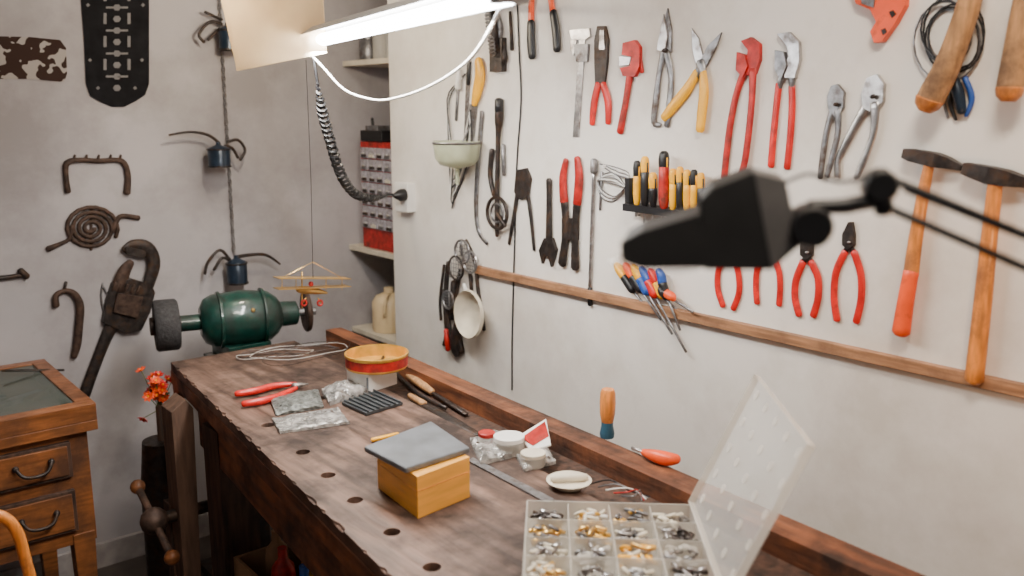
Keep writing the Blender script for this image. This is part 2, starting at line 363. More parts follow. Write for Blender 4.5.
for i in range(72):
    a=i*.36;r=3+i*.30;P.append((91+r*1.12*math.cos(a),228+r*.92*math.sin(a),4.2))
b.t(rust,P,.8,k=1);b.t(rust,[(112,232,5),(116,222,5),(122,216,5),(139,218,5)],.8);b.t(rust,[(48,249,6),(62,243,4),(70,238,4),(72,226,4)],.8);b.t(rust,[(91,206,3),(91,250,3)],.5,.0005);b.done(0)
b=Ob('iron_tap_handle',K);b.t(iron,[(-8,279,6),(10,277,5),(24,275,5)],1);b.t(iron,[(20,270,6),(27,277,7)],1);b.done(0)
b=Ob('rusty_crank_hook',K);b.t(rust,[(56,306,7),(56,296,6),(64,291,5),(74,294,7),(80,306,8),(79,325,8),(77,345,8),(74,357,6)],.8);b.t(iron,[(64,291,3),(66,282,3)],1);b.done(0)
b=Ob('steel_clip',K);b.t(galv,[(103,283,2),(101,296,2),(104,312,2),(108,300,2),(103,286,2)],1);b.done(0)
b=Ob('large_pipe_wrench',K)
b.t(iron,[(84,396,12),(95,366,11),(106,338,12),(114,322,15)],.5,.0005,3);b.t(rust,[(90,380,5),(106,340,5)],.6,.012,2)
b.p(iron,[(102,322),(106,300),(112,283),(130,278),(150,284),(154,292),(149,312),(140,330),(124,332)],.03,.0005)
b.p(rust,[(113,312),(117,293),(143,297),(137,318)],.014,.0295)
b.t(rust,[(118,290,15),(124,272,13),(131,262,8)],.5,.008,3)
b.t(iron,[(124,250,7),(133,245,11),(147,248,14),(154,262,13),(150,280,12),(145,296,9)],.45,.012,4)
b.p(iron,[(124,246),(146,250),(144,258),(126,254)],.02,.012)
for i in range(5): b.t(rust,[(113+i*6,290+i*.8,3),(116+i*6,283+i*.8,3)],1,.028,1)
b.done(.001)
# grinder on pedestal
b=Ob('bench_grinder');c=YP(240,318,2.88);s=px(c);X=V((.97,-.24,0)).normalized()
b.lathe(c,X,[(14*s,-38*s),(22*s,-34*s),(26*s,-26*s),(27*s,-10*s),(28*s,0),(27*s,12*s),(25*s,28*s),(19*s,36*s),(13*s,40*s),(12*s,56*s),(7*s,58*s)],green,32)
for h in(-20,22): b.lathe(c,X,[(28.5*s,(h-1.5)*s),(28.5*s,(h+1.5)*s)],green,32)
b.lathe(c,X,[(8*s,-62*s),(8*s,-36*s)],green,16);b.lathe(c,X,[(23*s,-80*s),(25*s,-78*s),(25*s,-60*s),(23*s,-58*s)],stone,32);b.lathe(c,X,[(9*s,-84*s),(9*s,-56*s)],iron,16)
b.lathe(c,X,[(4*s,56*s),(4*s,76*s)],galv,12);b.lathe(c,X,[(20*s,64*s),(21*s,66*s),(20*s,69*s)],rust,28)
b.box((c.x,c.y,c.z-30*s),(44*s,44*s,14*s),green);b.box((c.x,c.y,c.z-40*s),(60*s,50*s,7*s),green)
b.box((c.x,c.y,(c.z-43*s)/2),(.09,.09,c.z-43*s),iron);b.box((c.x,c.y,.015),(.3,.3,.03),iron);b.ball((c.x+.01,c.y-26*s,c.z+12*s),.008,brass,8);b.done(.002)
# biplane
b=Ob('model_biplane');y=2.4;Q=lambda u,v,dy=0:YP(u,v,y+dy)
b.tube([Q(298,290),Q(304,290),Q(316,291),Q(327,293)],[.008,.012,.010,.003],brass,k=3)
for dv in(-8,3):
    A,Bq=Q(276,286+dv),Q(348,284+dv*.7);b.prism([A+V((0,-.02,0)),Bq+V((0,-.02,0)),Bq+V((0,.02,0)),A+V((0,.02,0))],V((0,0,.002)),brass)
for u in(282,296,326,342): b.tube([Q(u,279),Q(u,290)],.0012,brass,seg=5)
b.tube([Q(302,272),Q(302,308)],.0022,brass);b.tube([Q(306,298),Q(303,303)],.002,brass);b.tube([Q(318,298),Q(321,303)],.002,brass)
for u in(304,320): b.ring(Q(u,303,-.01),(0,1,0),.008,.003,redp,14)
b.ball(Q(311,284),.008,redp,8)
for e in(280,344): b.tube([Q(313,262),Q(e,279)],.0008,brass,seg=4)
b.tube([Q(313,278),Q(311,180),Q(306,60)],.0010,black,seg=5,cap=False);b.done(0)
# ---------------------------------------------------------------- niche
b=Ob('wall_shelf')
for (u,v) in((366,62),(366,251),(366,334)):
    z=XP(u,v,1.84).z;b.box((2.02,3.073,z),(.355,.41,.02),cream)
b.done(.001)
zs=[XP(366,v,1.84).z for v in(62,251,334)]
b=Ob('parts_drawer_cabinet');zb=zs[1]+.012;zt2=XP(370,142,1.85).z;ya,yb=2.872,3.19
b.box((1.94,(ya+yb)/2,(zb+zt2)/2),(.16,yb-ya,zt2-zb),redp)
xx=1.86;rows,cols=7,4;y1c,y0c=yb-.012,ya+.075
for i in range(rows):
    for j in range(cols):
        w=(y1c-y0c)/cols;h=(zt2-zb-.10)/rows;yy=y0c+w*(j+.5);zz=zb+.08+h*(i+.5)
        b.box((xx-.004,yy,zz),(.012,w*.92,h*.90),drawerm);b.box((xx-.013,yy,zz-h*.05),(.008,w*.25,.005),frost)
        b.box((xx-.011,yy,zz-h*.25),(.004,w*.6,h*.25),random.choice([iron,galv,cream,rust,iron]))
b.done(.001)
b=Ob('handheld_radio');b.box((1.90,3.10,zt2+.023),(.09,.16,.042),bsat);b.box((1.90,3.12,zt2+.052),(.06,.09,.02),galv);b.tube([(1.90,3.15,zt2+.03),(1.90,3.16,zt2+.09)],.006,black);b.done(.002)
b=Ob('plastic_jug');c=V((1.93,3.12,zs[2]+.011));b.lathe(c,(0,0,1),[(.065,0),(.07,.01),(.07,.12),(.055,.145),(.02,.16),(.02,.18)],jugm,20);b.tube([c+V((-.02,-.03,.16)),c+V((-.06,-.07,.15)),c+V((-.06,-.06,.08))],.007,jugm,k=3);b.done(.001)
for nm,yy,h,m in(('glass_jar',2.98,.10,clear),('glass_jar',3.07,.12,frost),('paint_tin',3.17,.09,galv)):
    b=Ob(nm);c=V((1.90,yy,zs[0]+.011));b.lathe(c,(0,0,1),[(.035,0),(.037,.005),(.037,h*.8),(.028,h*.9)],m,18);b.lathe(c,(0,0,1),[(.03,h*.88),(.03,h)],galv,18);b.done(0)
b=Ob('wall_socket');b.box(W(405,197,.018),(.036,.085,.105),white);q=W(403,195,.045);b.lathe(q+V((.008,0,0)),(-1,0,0),[(.022,0),(.022,.02),(.014,.035),(.006,.05)],black,16);b.done(.003)
# ---------------------------------------------------------------- fluorescent lamp
fa=V((1.21,2.38,1.809));na=V((.955,1.20,1.809));ld=(fa-na).normalized();sd=V((ld.y,-ld.x,0))
na=na-ld*.06
b=Ob('fluorescent_lamp')
b.tube([na,fa],.0155,tubem,seg=16)
b.prism([na+sd*.04+V((0,0,.016)),na+sd*.02+V((0,0,.034)),na-sd*.02+V((0,0,.034)),na-sd*.04+V((0,0,.016)),na-sd*.02+V((0,0,.024)),na+sd*.02+V((0,0,.024))],fa-na,white)
for e in(na,fa): b.box(e+V((0,0,.012)),(.055,.03,.048),galv,math.atan2(ld.y,ld.x)+math.pi/2)
for e in(na+ld*.1,fa-ld*.02): b.tube([e+V((0,0,.033)),V((e.x,e.y,2.9))],.0015,white,seg=5)
b.done(.001)
b=Ob('lamp_wall_arm');q=W(498,55,.01);n2=na+V((0,0,.03));q2=W(492,8,.02)
b.tube([n2,n2+V((.25,.35,.01)),q2],.010,iron,k=3);b.tube([q2,W(494,30,.03),q],.012,iron)
P=[]
for i in range(90):
    a=i*.9;z=q2.lerp(q,i/89);P.append(z+V((.0,.016*math.cos(a),.016*math.sin(a)*.3))+V((-.02,0,0)))
b.tube(P,.003,galv,seg=5);b.box(q,(.02,.06,.1),iron);b.done(0)
b=Ob('white_lamp_cable');P=[na+V((0,0,.01))]+[G(u,v,d) for u,v,d in((484,40,1.6),(462,66,1.75),(430,86,1.95),(400,97,2.1),(375,100,2.25),(345,90,2.4),(322,66,2.48))]+[fa]
b.tube(P,.0034,white,k=5,seg=8);b.done(0)
b=Ob('coiled_power_cord');key=catmull([(313,52,2.5,0),(317,80,2.52,0),(322,110,2.55,1),(330,140,2.6,1),(340,172,2.7,1),(354,193,2.85,1),(372,198,3.0,.8),(388,195,3.15,0),(402,194,3.26,0)],40)
P=[]
for i,(u,v,d,w) in enumerate(key):
    p=G(u,v,d);a=i*.95;w=max(0,min(1,w));t=(G(u+2,v+6,d)-p).normalized()
    P.append(p+V((1,-.5,.2)).normalized()*(.013*w*math.cos(a))+V((.2,.6,.8)).normalized()*(.013*w*math.sin(a)))
b.tube(P,.0048,black,seg=5);b.done(0)
b=Ob('paper_lamp_reflector');d=2.42
b.sheet([G(218,-25,d+.1),G(322,-25,d-.1),G(327,53,d-.08),G(238,71,d+.1)],paperm,.0015,.02,14,3,7,up=V((-.6,-.77,0)));b.done(0)
# ---------------------------------------------------------------- right wall tools
def tool(name,*parts,plane=W,bev=.0008):
    b=Ob(name,plane)
    for q in parts:
        kind,m,pts=q[0],q[1],q[2];kw=q[3] if len(q)>3 else {}
        (b.t if kind=='t' else b.p)(m,pts,**kw)
    return b.done(bev)
F={'flat':.5};F2={'flat':.4,'off':.008}
# short nails the tools hang on
b=Ob('wall_nails')
for u,v in((581,45),(600,60),(638,60),(666,30),(702,62),(755,50),(794,60),(835,100),(874,95),(593,168),(884,20),(960,60),(549,190),(571,225),(850,240),(640,215),(700,225),(648,285)):
    q=W(u,v);b.tube([q,q+V((-.008,0,0))],.0018,galv,seg=6)
b.done(0)
tool('hanging_cable',('t',black,[(517,-8,1.7),(519,50,1.7),(521,100,1.7),(517,160,1.7),(515,230,1.7),(513,300,1.7),(512,350,1.7),(512,390,1.7)]),bev=0)
tool('bolt_cutters',('t',steel,[(540,-60,9),(538,-30,8)],F),('t',orange,[(536,-32,7),(532,-10,8),(531,24,8)],F),('t',black,[(531,22,10),(531,40,11),(532,57,10)],F),
     ('t',orange,[(542,-32,7),(549,-10,7),(553,15,8)],F),('t',black,[(553,12,10),(556,32,11),(557,50,10)],F))
tool('vernier_caliper',('p',steel,[(580,32),(586,33),(579,137),(573,137)],{'th':.004}),('p',steel,[(570,30),(590,28),(591,36),(586,40),(572,40)],{'th':.007}),('p',galv,[(574,44),(589,44),(588,62),(577,62)],{'th':.009}),('p',steel,[(570,40),(577,40),(574,56),(571,50)],{'th':.004}))
tool('wire_stripper',('p',iron,[(598,26),(606,26),(609,40),(608,62),(605,86),(596,86),(595,62),(595,40)],{'th':.008}),('p',steel,[(600,30),(604,30),(605,50),(599,50)],{'th':.003,'off':.008}),
     ('t',red,[(598,84,8),(594,104,9),(592,124,7)],F),('t',red,[(603,84,8),(608,102,9),(608,123,7)],F))
tool('pipe_wrench',('p',redp,[(624,43),(636,40),(641,47),(641,66),(636,77),(624,76),(621,68),(631,66),(633,57),(623,55)],{'th':.012}),('p',steel,[(620,56),(632,57),(630,65),(620,66)],{'th':.009}),('t',redp,[(630,74,9),(626,100,8),(620,132,9)],F),('t',redp,[(640,60,6),(642,72,5)],F))
tool('tin_snips',('p',galv,[(668,8),(672,30),(672,52),(662,52),(661,36)],{'th':.006}),('p',steel,[(664,14),(668,36),(665,52),(657,50)],{'th':.005,'off':.006}),
     ('t',galv,[(664,50,8),(659,75,7),(656,100,8),(654,122,7),(660,125,5)],F),('t',galv,[(666,52,8),(671,75,7),(670,100,8),(667,126,7)],F),('t',iron,[(665,50,7),(665,51,7)],{'off':.012,'k':1}))
tool('tin_snips',('p',steel,[(692,28),(699,38),(705,62),(698,70),(693,50)],{'th':.006}),('p',galv,[(722,32),(718,44),(706,68),(699,64),(708,46)],{'th':.006,'off':.006}),
     ('t',galv,[(703,62,11),(697,76,9)],F),('t',galv,[(700,62,11),(703,76,9)],F2),('t',yel,[(697,72,9),(688,88,12),(676,103,12),(664,118,10)],F),('t',yel,[(703,72,9),(704,92,12),(702,112,12),(700,130,11)],F2))
tool('slip_joint_pliers',('p',redp,[(742,41),(752,37),(761,44),(761,60),(756,74),(746,76),(741,68),(748,60),(749,50)],{'th':.012}),('p',redp,[(738,52),(746,55),(749,66),(744,78),(737,70)],{'th':.012,'off':.006}),
     ('t',redp,[(745,70,9),(737,92,8),(731,120,8),(727,150,8),(724,178,8)],F),('t',redp,[(753,70,9),(752,98,8),(749,130,8),(745,160,8),(741,174,7)],F2))
tool('water_pump_pliers',('p',steel,[(778,34),(790,32),(800,42),(801,60),(796,78),(786,78),(784,66),(790,56),(788,46)],{'th':.012}),('p',galv,[(776,50),(785,52),(788,66),(782,80),(776,70)],{'th':.012,'off':.005}),
     ('t',galv,[(783,70,9),(779,88,7)],F),('t',red,[(779,84,8),(776,110,8),(773,140,8),(771,166,8)],F),('t',galv,[(792,72,9),(792,88,7)],F),('t',red,[(792,86,8),(792,110,8),(790,140,8),(787,168,8)],F))
tool('combination_pliers',('p',galv,[(832,86),(838,84),(845,92),(844,108),(836,118),(829,108),(828,96)],{'th':.010}),('t',galv,[(833,110,8),(827,130,7),(823,155,7),(820,178,6)],F),('t',galv,[(838,110,8),(838,132,7),(832,158,7),(827,176,6)],F2),('t',iron,[(836,104,6),(836,105,6)],{'off':.01,'k':1}))
tool('locking_pliers',('p',steel,[(868,78),(878,74),(885,84),(884,102),(875,114),(864,108),(862,94)],{'th':.012}),('t',steel,[(868,104,11),(856,124,9),(845,145,8),(838,160,7),(838,176,7)],F),('t',steel,[(875,104,11),(874,130,8),(866,155,8),(856,178,7)],F2),('t',iron,[(873,96,7),(873,97,7)],{'off':.012,'k':1}))
tool('pipe_cutter',('p',orange,[(852,-12),(908,-12),(907,6),(897,24),(884,42),(876,43),(872,32),(878,22),(872,10),(858,4)],{'th':.018}),('p',galv,[(862,-6),(878,-6),(876,8),(864,4)],{'th':.022}),('p',iron,[(889,12),(893,10),(896,14),(892,18)],{'th':.003,'off':.018}),('p',iron,[(881,30),(885,28),(887,32),(883,35)],{'th':.003,'off':.018}))
b=Ob('coiled_cable')
for i in range(6):
    R=[24,30,34,37,31,27][i];cx,cy_=950+[0,2,4,-3,6,-5][i],36+[0,4,-4,6,2,-6][i]
    b.t(black if i%3 else galv,[(cx+R*.9*math.cos(a*.35),cy_+R*1.1*math.sin(a*.35),2.2) for a in range(18)],1,.0005+.002*i,1,closed=True,seg=6)
b.t(navy,[(952,74,8),(958,92,12),(962,112,9)],1,.0005);b.t(black,[(958,80,4),(950,100,5),(956,120,3)],1,.0005);b.t(blue,[(965,78,6),(972,98,6),(966,116,4)],1,.0005);b.t(galv,[(946,80,3),(944,100,3),(948,118,3)]);b.done(0)
tool('wooden_mallet_handle',('t',woodl,[(976,-22,22),(966,14,23),(949,62,25),(934,92,27),(929,102,26)],{'off':.02}),('t',woodh,[(930,99,28),(927,106,24)],{'off':.02}),('t',galv,[(978,-18,4),(980,-40,4)],{'off':.0}),bev=0)
tool('wooden_mallet_handle',('t',woodl,[(1030,-22,22),(1022,20,24),(1015,60,25),(1010,88,26)],{'off':.02}),('t',woodh,[(1010,88,27),(1009,96,24)],{'off':.02}),('t',galv,[(1030,-18,4),(1032,-40,4)],{'off':.0}),bev=0)
tool('claw_hammer',('t',woodh,[(930,160,11),(922,200,13),(914,250,15),(911,275,16)],{'flat':.7,'off':.008}),('t',orange,[(911,272,16),(906,300,17),(901,332,19)],{'flat':.7,'off':.008}),
     ('t',iron,[(904,153,9),(912,155,12),(922,157,13),(936,160,14),(948,163,11),(962,168,6)],{'sq':True,'k':1,'off':.001}))
tool('cross_peen_hammer',('t',woodh,[(996,178,15),(990,230,16),(983,300,18),(974,380,19)],{'flat':.7,'off':.008}),
     ('t',iron,[(964,168,11),(975,171,14),(990,175,17),(1006,178,16),(1024,182,11),(1036,186,6)],{'sq':True,'k':1,'off':.001}))
def pl(name,tip,piv,h1,h2,hm,m=iron,w=6):
    (a,b_),(c,d)=tip,piv
    tool(name,('p',m,[(a-2,b_),(a+2,b_),(c+6,d-8),(c+6,d+3),(c,d+8),(c-6,d+3),(c-6,d-8)],{'th':.010}),('t',m,[(c+3,d,7),(h1[0][0],h1[0][1],w)],{'flat':.5,'k':1}),('t',m,[(c-3,d,7),(h2[0][0],h2[0][1],w)],{'flat':.5,'k':1}),
      ('t',hm,[(*q,w+2) for q in h1],F),('t',hm,[(*q,w+2) for q in h2],F),('t',steel,[(c,d,4),(c,d+.6,4)],{'off':.009,'k':1}))
pl('pliers',(851,222),(849,242),[(845,252),(836,272),(834,298),(837,320)],[(854,252),(861,275),(861,300),(856,322)],red,w=6)
pl('pliers',(809,222),(807,252),[(803,262),(796,280),(795,298),(799,315)],[(811,262),(818,278),(818,298),(813,316)],red,w=6)
pl('pliers',(768,222),(768,244),[(764,254),(757,270),(756,288),(757,303)],[(772,254),(779,272),(780,290),(779,305)],red,w=5)
pl('pliers',(729,222),(728,246),[(724,256),(718,272),(718,290),(723,306)],[(732,256),(738,272),(739,292),(733,309)],red,w=5)
# screwdriver rack
b=Ob('screwdriver_rack')
b.p(black,[(629,203),(706,213),(706,220),(629,210)],.05,.0005);b.p(black,[(630,178),(634,178),(634,206),(630,205)],.04,.0005);b.p(black,[(702,188),(706,188),(706,216),(702,215)],.04,.0005)
for i,(u,v,w,m1,m2) in enumerate([(637,162,8,black,yel),(645,158,9,yel,black),(653,174,9,yel,black),(664,153,11,black,redp),(673,170,8,yel,yel),(680,168,8,yel,black),(687,171,8,yel,yel),(694,171,8,black,yel),(701,174,8,yel,black)]):
    vb=203+(u-629)*.13
    b.t(m1,[(u,v,w*.8),(u,v+6,w),(u,v+16,w*.9)],1,.03,2);b.t(m2,[(u,v+14,w*.92),(u,vb-10,w),(u,vb,w*.7)],1,.03,2);b.t(steel,[(u,vb,2.5),(u-1,vb+12+(i%3)*6,2.5)],1,.035,1)
    for dw in(-.28,.28): b.t(black if m1 is yel else yel,[(u+dw*w,v+5,1.6),(u+dw*w,v+14,1.6)],1,.03+w*.5*.0028,1)
b.done(0)
# loose screwdriver bunch
for (a,c_,d,e,m1,m2) in [((616,264),(634,292),(650,312),0,yel,black),((625,264),(642,292),(661,320),1,orange,black),((633,266),(648,294),(672,334),2,yel,blue),((641,268),(656,297),(686,352),1,blue,red),((650,270),(664,298),(690,322),0,red,yel),((658,270),(668,299),(680,330),2,blue,black),((660,288),(674,300),(693,312),3,black,orange)]:
    mx2=(a[0]*.55+c_[0]*.45,a[1]*.55+c_[1]*.45)
    tool('screwdriver',('t',m1,[(*a,6),(a[0]+3,a[1]+5,9),(*mx2,9)],{'off':.0005+.007*e}),('t',m2,[(*mx2,9),(c_[0]-2,c_[1]-3,9),(*c_,5)],{'off':.0005+.007*e}),('t',galv,[(*c_,2.6),(*d,2.6)],{'off':.007+.007*e,'k':1}),bev=0)
tool('wire_bundle',*[('t',white if i%2 else galv,[(600+3*i%7,164+i,1.3),(618,168+2*i,1.3),(629,176+i,1.3),(616,200-i,1.3),(602,198-2*i,1.3),(598,180,1.3),(614,172+3*i,1.3),(626,188,1.3)],{'off':.0005+.003*i}) for i in range(5)],bev=0)
tool('marking_gauge_rod',('t',galv,[(594,160,7),(594,172,8)],{}),('t',steel,[(594,172,4),(592,230,4),(590,290,4)],{}),('t',black,[(590,288,5),(590,305,5)],{}),('t',galv,[(602,172,3),(600,210,2.5)],{}))
tool('long_handled_pincers',('t',redp,[(566,160,7),(563,178,10),(564,202,11)],F),('t',redp,[(577,158,8),(579,178,11),(577,204,11)],F),('t',iron,[(564,200,10),(566,230,9),(562,264,11)],F),('t',iron,[(577,202,10),(575,232,9),(575,268,11)],F),('p',iron,[(563,218),(578,218),(578,240),(563,240)],{'th':.012}))
tool('adjustable_wrench',('t',iron,[(549,180,8),(549,200,7),(549,240,9)],F),('p',iron,[(545,238),(553,238),(557,250),(555,258),(552,267),(549,256),(545,256),(543,264),(540,250)],{'th':.012}))
tool('outside_calipers',('p',iron,[(517,170),(527,168),(531,178),(529,196),(521,200),(515,192)],{'th':.010}),('t',iron,[(518,190,6),(514,215,5),(509,244,4)],F),('t',iron,[(527,190,6),(531,218,5),(534,250,4)],F))
b=Ob('hand_drill');b.t(iron,[(499,100,7),(499,118,9),(498,140,5),(497,200,5),(497,236,4)]);b.t(black,[(499,100,9),(499,112,9)]);c=W(497,213,.02);b.ring(c,NW,.05,.006,iron,20);b.ring(c,NW,.03,.004,galv,16)
b.t(iron,[(497,213,4),(505,226,4)],1,.03);b.t(iron,[(492,150,6),(490,175,5),(494,195,5)]);b.t(galv,[(503,145,5),(504,175,4)]);b.done(0)
tool('trimming_saw',('t',yel,[(478,60,10),(480,75,14),(477,92,13),(474,104,8)],F),('p',steel,[(470,104),(478,104),(472,160),(455,200),(452,195),(464,150)],{'th':.003}))
tool('pruning_knife',('t',black,[(469,62,6),(468,84,6)],F),('p',steel,[(466,84),(470,84),(468,120),(464,140)],{'th':.003}))
tool('wall_file',('t',white,[(459,70,5),(458,88,7)],{}),('t',galv,[(458,88,4),(456,120,4)],F),('t',galv,[(462,160,3),(452,208,2)],{}))
tool('curved_rasp',('t',galv,[(482,112,6),(479,150,6),(476,200,6),(478,230,5),(487,243,5)],F))
tool('wire_loops',*[('t',black if i%2 else white,[(468-3*i,70+4*i,1.4),(450-i,100,1.4),(447+2*i,140+6*i,1.4),(452,180+8*i,1.4),(462+3*i,150,1.4),(470,110,1.4)],{'off':.004*i}) for i in range(4)],bev=0)
b=Ob('oil_funnel');c=W(457,150,.07);s=px(c)
b.lathe(c,(0,0,1),[(.006,-.11),(.008,-.06),(17*s,-15*s),(22*s,-9*s),(24*s,6*s),(23.5*s,9*s),(22*s,6*s),(19*s,-10*s),(.004,-.058)],greenl,28);b.ring(c+V((0,0,7*s)),(0,0,1),24*s,.004,galv,28)
b.tube([c+V((.02,0,.02)),c+V((.068,0,.10))],.003,galv);b.done(0)
b=Ob('strainer_cluster')
for u,v,R,m in((462,252,12,galv),(470,262,11,steel),(456,268,12,iron),(448,300,9,galv)):
    q=W(u,v,.03);r=R*px(q);b.ring(q,NW,r,.004,m,22);
    for a in range(-2,3): b.tube([q+V((0,a*r/3,-math.sqrt(1-(a/3)**2)*r)),q+V((0,a*r/3,math.sqrt(1-(a/3)**2)*r))],.0012,galv,seg=4);b.tube([q+V((0,-math.sqrt(1-(a/3)**2)*r,a*r/3)),q+V((0,math.sqrt(1-(a/3)**2)*r,a*r/3))],.0012,galv,seg=4)
for a in([(448,262,4),(446,300,5),(452,348,5)],[(460,270,4),(455,310,5),(462,352,6)],[(470,272,4),(472,300,4)],[(443,290,3),(446,330,4),(444,345,4)],[(466,240,3),(475,262,4),(478,290,4),(484,330,4)],[(454,282,7),(452,318,7)],[(444,265,3),(440,300,3),(441,320,3)]): b.t(iron,a,1,.0005)
b.t(iron,[(458,325,12),(455,345,14),(457,355,8)],.6,.0005);b.t(redp,[(446,330,5),(448,350,5)],1,.02);b.t(galv,[(461,240,3),(462,256,3)],1,.0005);b.done(0)
b=Ob('enamel_scoop');q=W(470,313,.06);b.t(white,[(464,284,3),(466,292,5)],1,.04)
R=Matrix.Rotation(.25,3,'X');vs=[];n=20
s=px(q)
for k_,(rr_,dd) in enumerate([(1,0),(.97,.012),(.75,-.012),(.4,-.022),(.02,-.026)]):
    for i in range(n):
        a=2*math.pi*i/n;vs.append(q+R@V((-dd,20*s*1.15*rr_*math.cos(a),24*s*rr_*math.sin(a)*(1 if math.sin(a)>0 else 1.1))))
b.add(vs,[[k_*n+i,k_*n+(i+1)%n,(k_+1)*n+(i+1)%n,(k_+1)*n+i] for k_ in range(4) for i in range(n)]+[[4*n+i for i in range(n)]],cream,True);b.done(0)
tool('spring_hook_set',('t',galv,[(497,14,5),(500,30,7),(498,48,4)],{}),('t',iron,[(503,40,3),(505,58,6),(503,66,3)],{}),('t',iron,[(512,50,4),(510,12,3)],{}))
# ---------------------------------------------------------------- bench-top items
b=Ob('small_carton');c=T(378,388);b.box(c+V((0,.03,.027)),(.105,.09,.052),white,.2);b.box(c+V((-.02,-.017,.027)),(.06,.001,.034),grey,.2);b.done(.002)
b=Ob('round_biscuit_tin');c=T(377,366,.055);c.z=BZ+.054;s=px(c);r=31*s
b.lathe(c,(0,0,1),[(.001,0),(r*.97,0),(r,.003),(r,.007)],gold,40,closed=True);b.lathe(c,(0,0,1),[(r*1.002,.007),(r*1.002,.032)],redp,40,closed=True)
b.lathe(c,(0,0,1),[(r*1.0,.032),(r*1.025,.034),(r*1.025,.041),(r*.99,.042),(r*.975,.038),(r*.97,.008),(r*.5,.006),(.001,.006)],gold,40,closed=True)
b.tube([c+V((-.04,.02,.012)),c+V((.05,-.01,.012))],.005,rust);b.tube([c+V((-.02,-.04,.012)),c+V((.04,.03,.014))],.004,iron);b.done(0)
b=Ob('wire_offcuts')
for i in range(6):
    P=[];cx,cy_=T(262+8*i,352+2*(i%3)).xy;
    for j in range(26):
        a=j*.27;P.append(V((cx+(.10+.012*i)*math.cos(a+i),cy_-.04+(.045+.01*i)*math.sin(a+i*.3),BZ+.003+.003*i+.006*math.sin(a*2+i)**2)))
    b.tube(P,.0009,[galv,white,iron][i%3],seg=5)
b.done(0)
b=Ob('long_nose_pliers');H=.012
b.tube([T(296,384,H),T(275,386,H),T(255,391,H),T(236,394,H)],[.006,.009,.010,.008],red,k=3);b.tube([T(296,388,H),T(280,396,H),T(262,401,H),T(243,404,H)],[.006,.009,.010,.008],red,k=3)
b.tube([T(294,386,H),T(300,385,H),T(308,384,H)],[.014,.010,.003],steel,flat=.7);b.done(0)
def bag(name,c4,m,dome,amp,seed,inside=None):
    b=Ob(name);P=[T(u,v,.001) for u,v in c4];b.sheet(P,m,.002,amp,16,seed,30,dome)
    if inside:
        A,B_,C,D=P
        for i in range(40):
            x,y=.12+.76*random.random(),.15+.7*random.random();q=A.lerp(B_,x).lerp(D.lerp(C,x),y)+V((0,0,dome*.6+.004));a=random.random()*6;d=V((math.cos(a),math.sin(a),0))*.012
            b.tube([q-d,q+d],.002,random.choice(inside),seg=5)
    b.done(0)
bag('bag_of_screws',[(270,401),(318,391),(324,408),(276,416)],foilg,.012,.006,1,[galv,iron])
bag('clear_parts_bag',[(322,394),(350,384),(368,393),(330,406)],foil,.016,.014,2,[steel,galv])
bag('foil_packet',[(272,420),(338,410),(350,424),(280,434)],foil,.004,.006,3,[rust,galv])
b=Ob('dark_seed_tray');P=[T(u,v,.001) for u,v in((342,405),(376,393),(403,405),(366,416))];b.prism(P,V((0,0,.008)),dgrey)
for i in range(7):
    x=(i+.5)/7;a=P[0].lerp(P[1],x);c=P[3].lerp(P[2],x);b.tube([a+V((0,0,.011)),c+V((0,0,.011))],.003,dgrey,seg=6)
b.done(.001)
b=Ob('birch_box');q0,q1,q2=T(378,488,.001),T(418,519,.001),T(470,497,.001);q3=q0+q2-q1;hb=.085
b.prism([q0,q1,q2,q3],V((0,0,hb)),boxw);cen=(q0+q2)/2
b.prism([q.lerp(cen,-.012)+V((0,0,hb*.64)) for q in(q0,q1,q2,q3)],V((0,0,.0012)),woodh);b.done(.002)
b=Ob('grey_notebook');h=hb+.002
b.prism([T(364,452,h),T(406,474,h),T(470,453,h),T(431,426,h)],V((0,0,.012)),grey);b.done(.003)
b=Ob('yellow_pencil_stub');b.tube([T(372,440,.006),T(398,434,.006)],.005,yel,seg=6);b.done(0)
b=Ob('steel_rule');b.prism([T(468,462,.001),T(548,505,.001),T(555,501,.001),T(473,459,.001)],V((0,0,.004)),galv);b.done(0)
tz=-.027
b=Ob('wood_chisel');b.tube([T(402,370,tz+.014),T(418,382,tz+.015),T(432,392,tz+.014)],[.010,.013,.010],woodl,k=3);b.tube([T(432,392,tz+.013),T(448,402,tz+.012),T(466,414,tz+.008)],[.006,.008,.008],iron,flat=.5,N=NZ);b.done(0)
b=Ob('hacksaw_blade_holder');b.tube([T(395,372,tz+.012),T(420,395,tz+.012),T(446,408,tz+.012)],.006,iron,k=3);b.done(0)
b=Ob('flat_file');b.tube([T(424,404,tz+.010),T(452,420,tz+.010),T(478,434,tz+.008)],[.014,.016,.010],iron,flat=.25,N=NZ);b.tube([T(410,396,tz+.012),T(424,404,tz+.012)],[.009,.010],woodl);b.done(0)
bag('bag_of_wall_plugs',[(470,442),(498,434),(512,458),(480,466)],foil,.014,.010,5,[iron,white,galv,rust])
bag('bag_of_bolts',[(516,458),(548,452),(556,464),(524,472)],foil,.012,.008,6,[iron,galv,rust])
def jar(name,u,v,r,h,lid,body):
    b=Ob(name);c=T(u,v,.001);b.lathe(c,(0,0,1),[(r*.93,0),(r,.004),(r,h*.7),(r*.9,h*.76)],body,24);b.lathe(c,(0,0,1),[(r*.6,.004),(r*.6,h*.6)],rust,16);b.lathe(c,(0,0,1),[(r*.98,h*.74),(r*.98,h*.97),(r*.9,h)],lid,24);b.done(0)
jar('small_jar',509,452,.036,.040,white,frost);jar('small_jar',533,465,.028,.030,cream,frost);jar('small_jar',487,446,.020,.034,redp,frost)
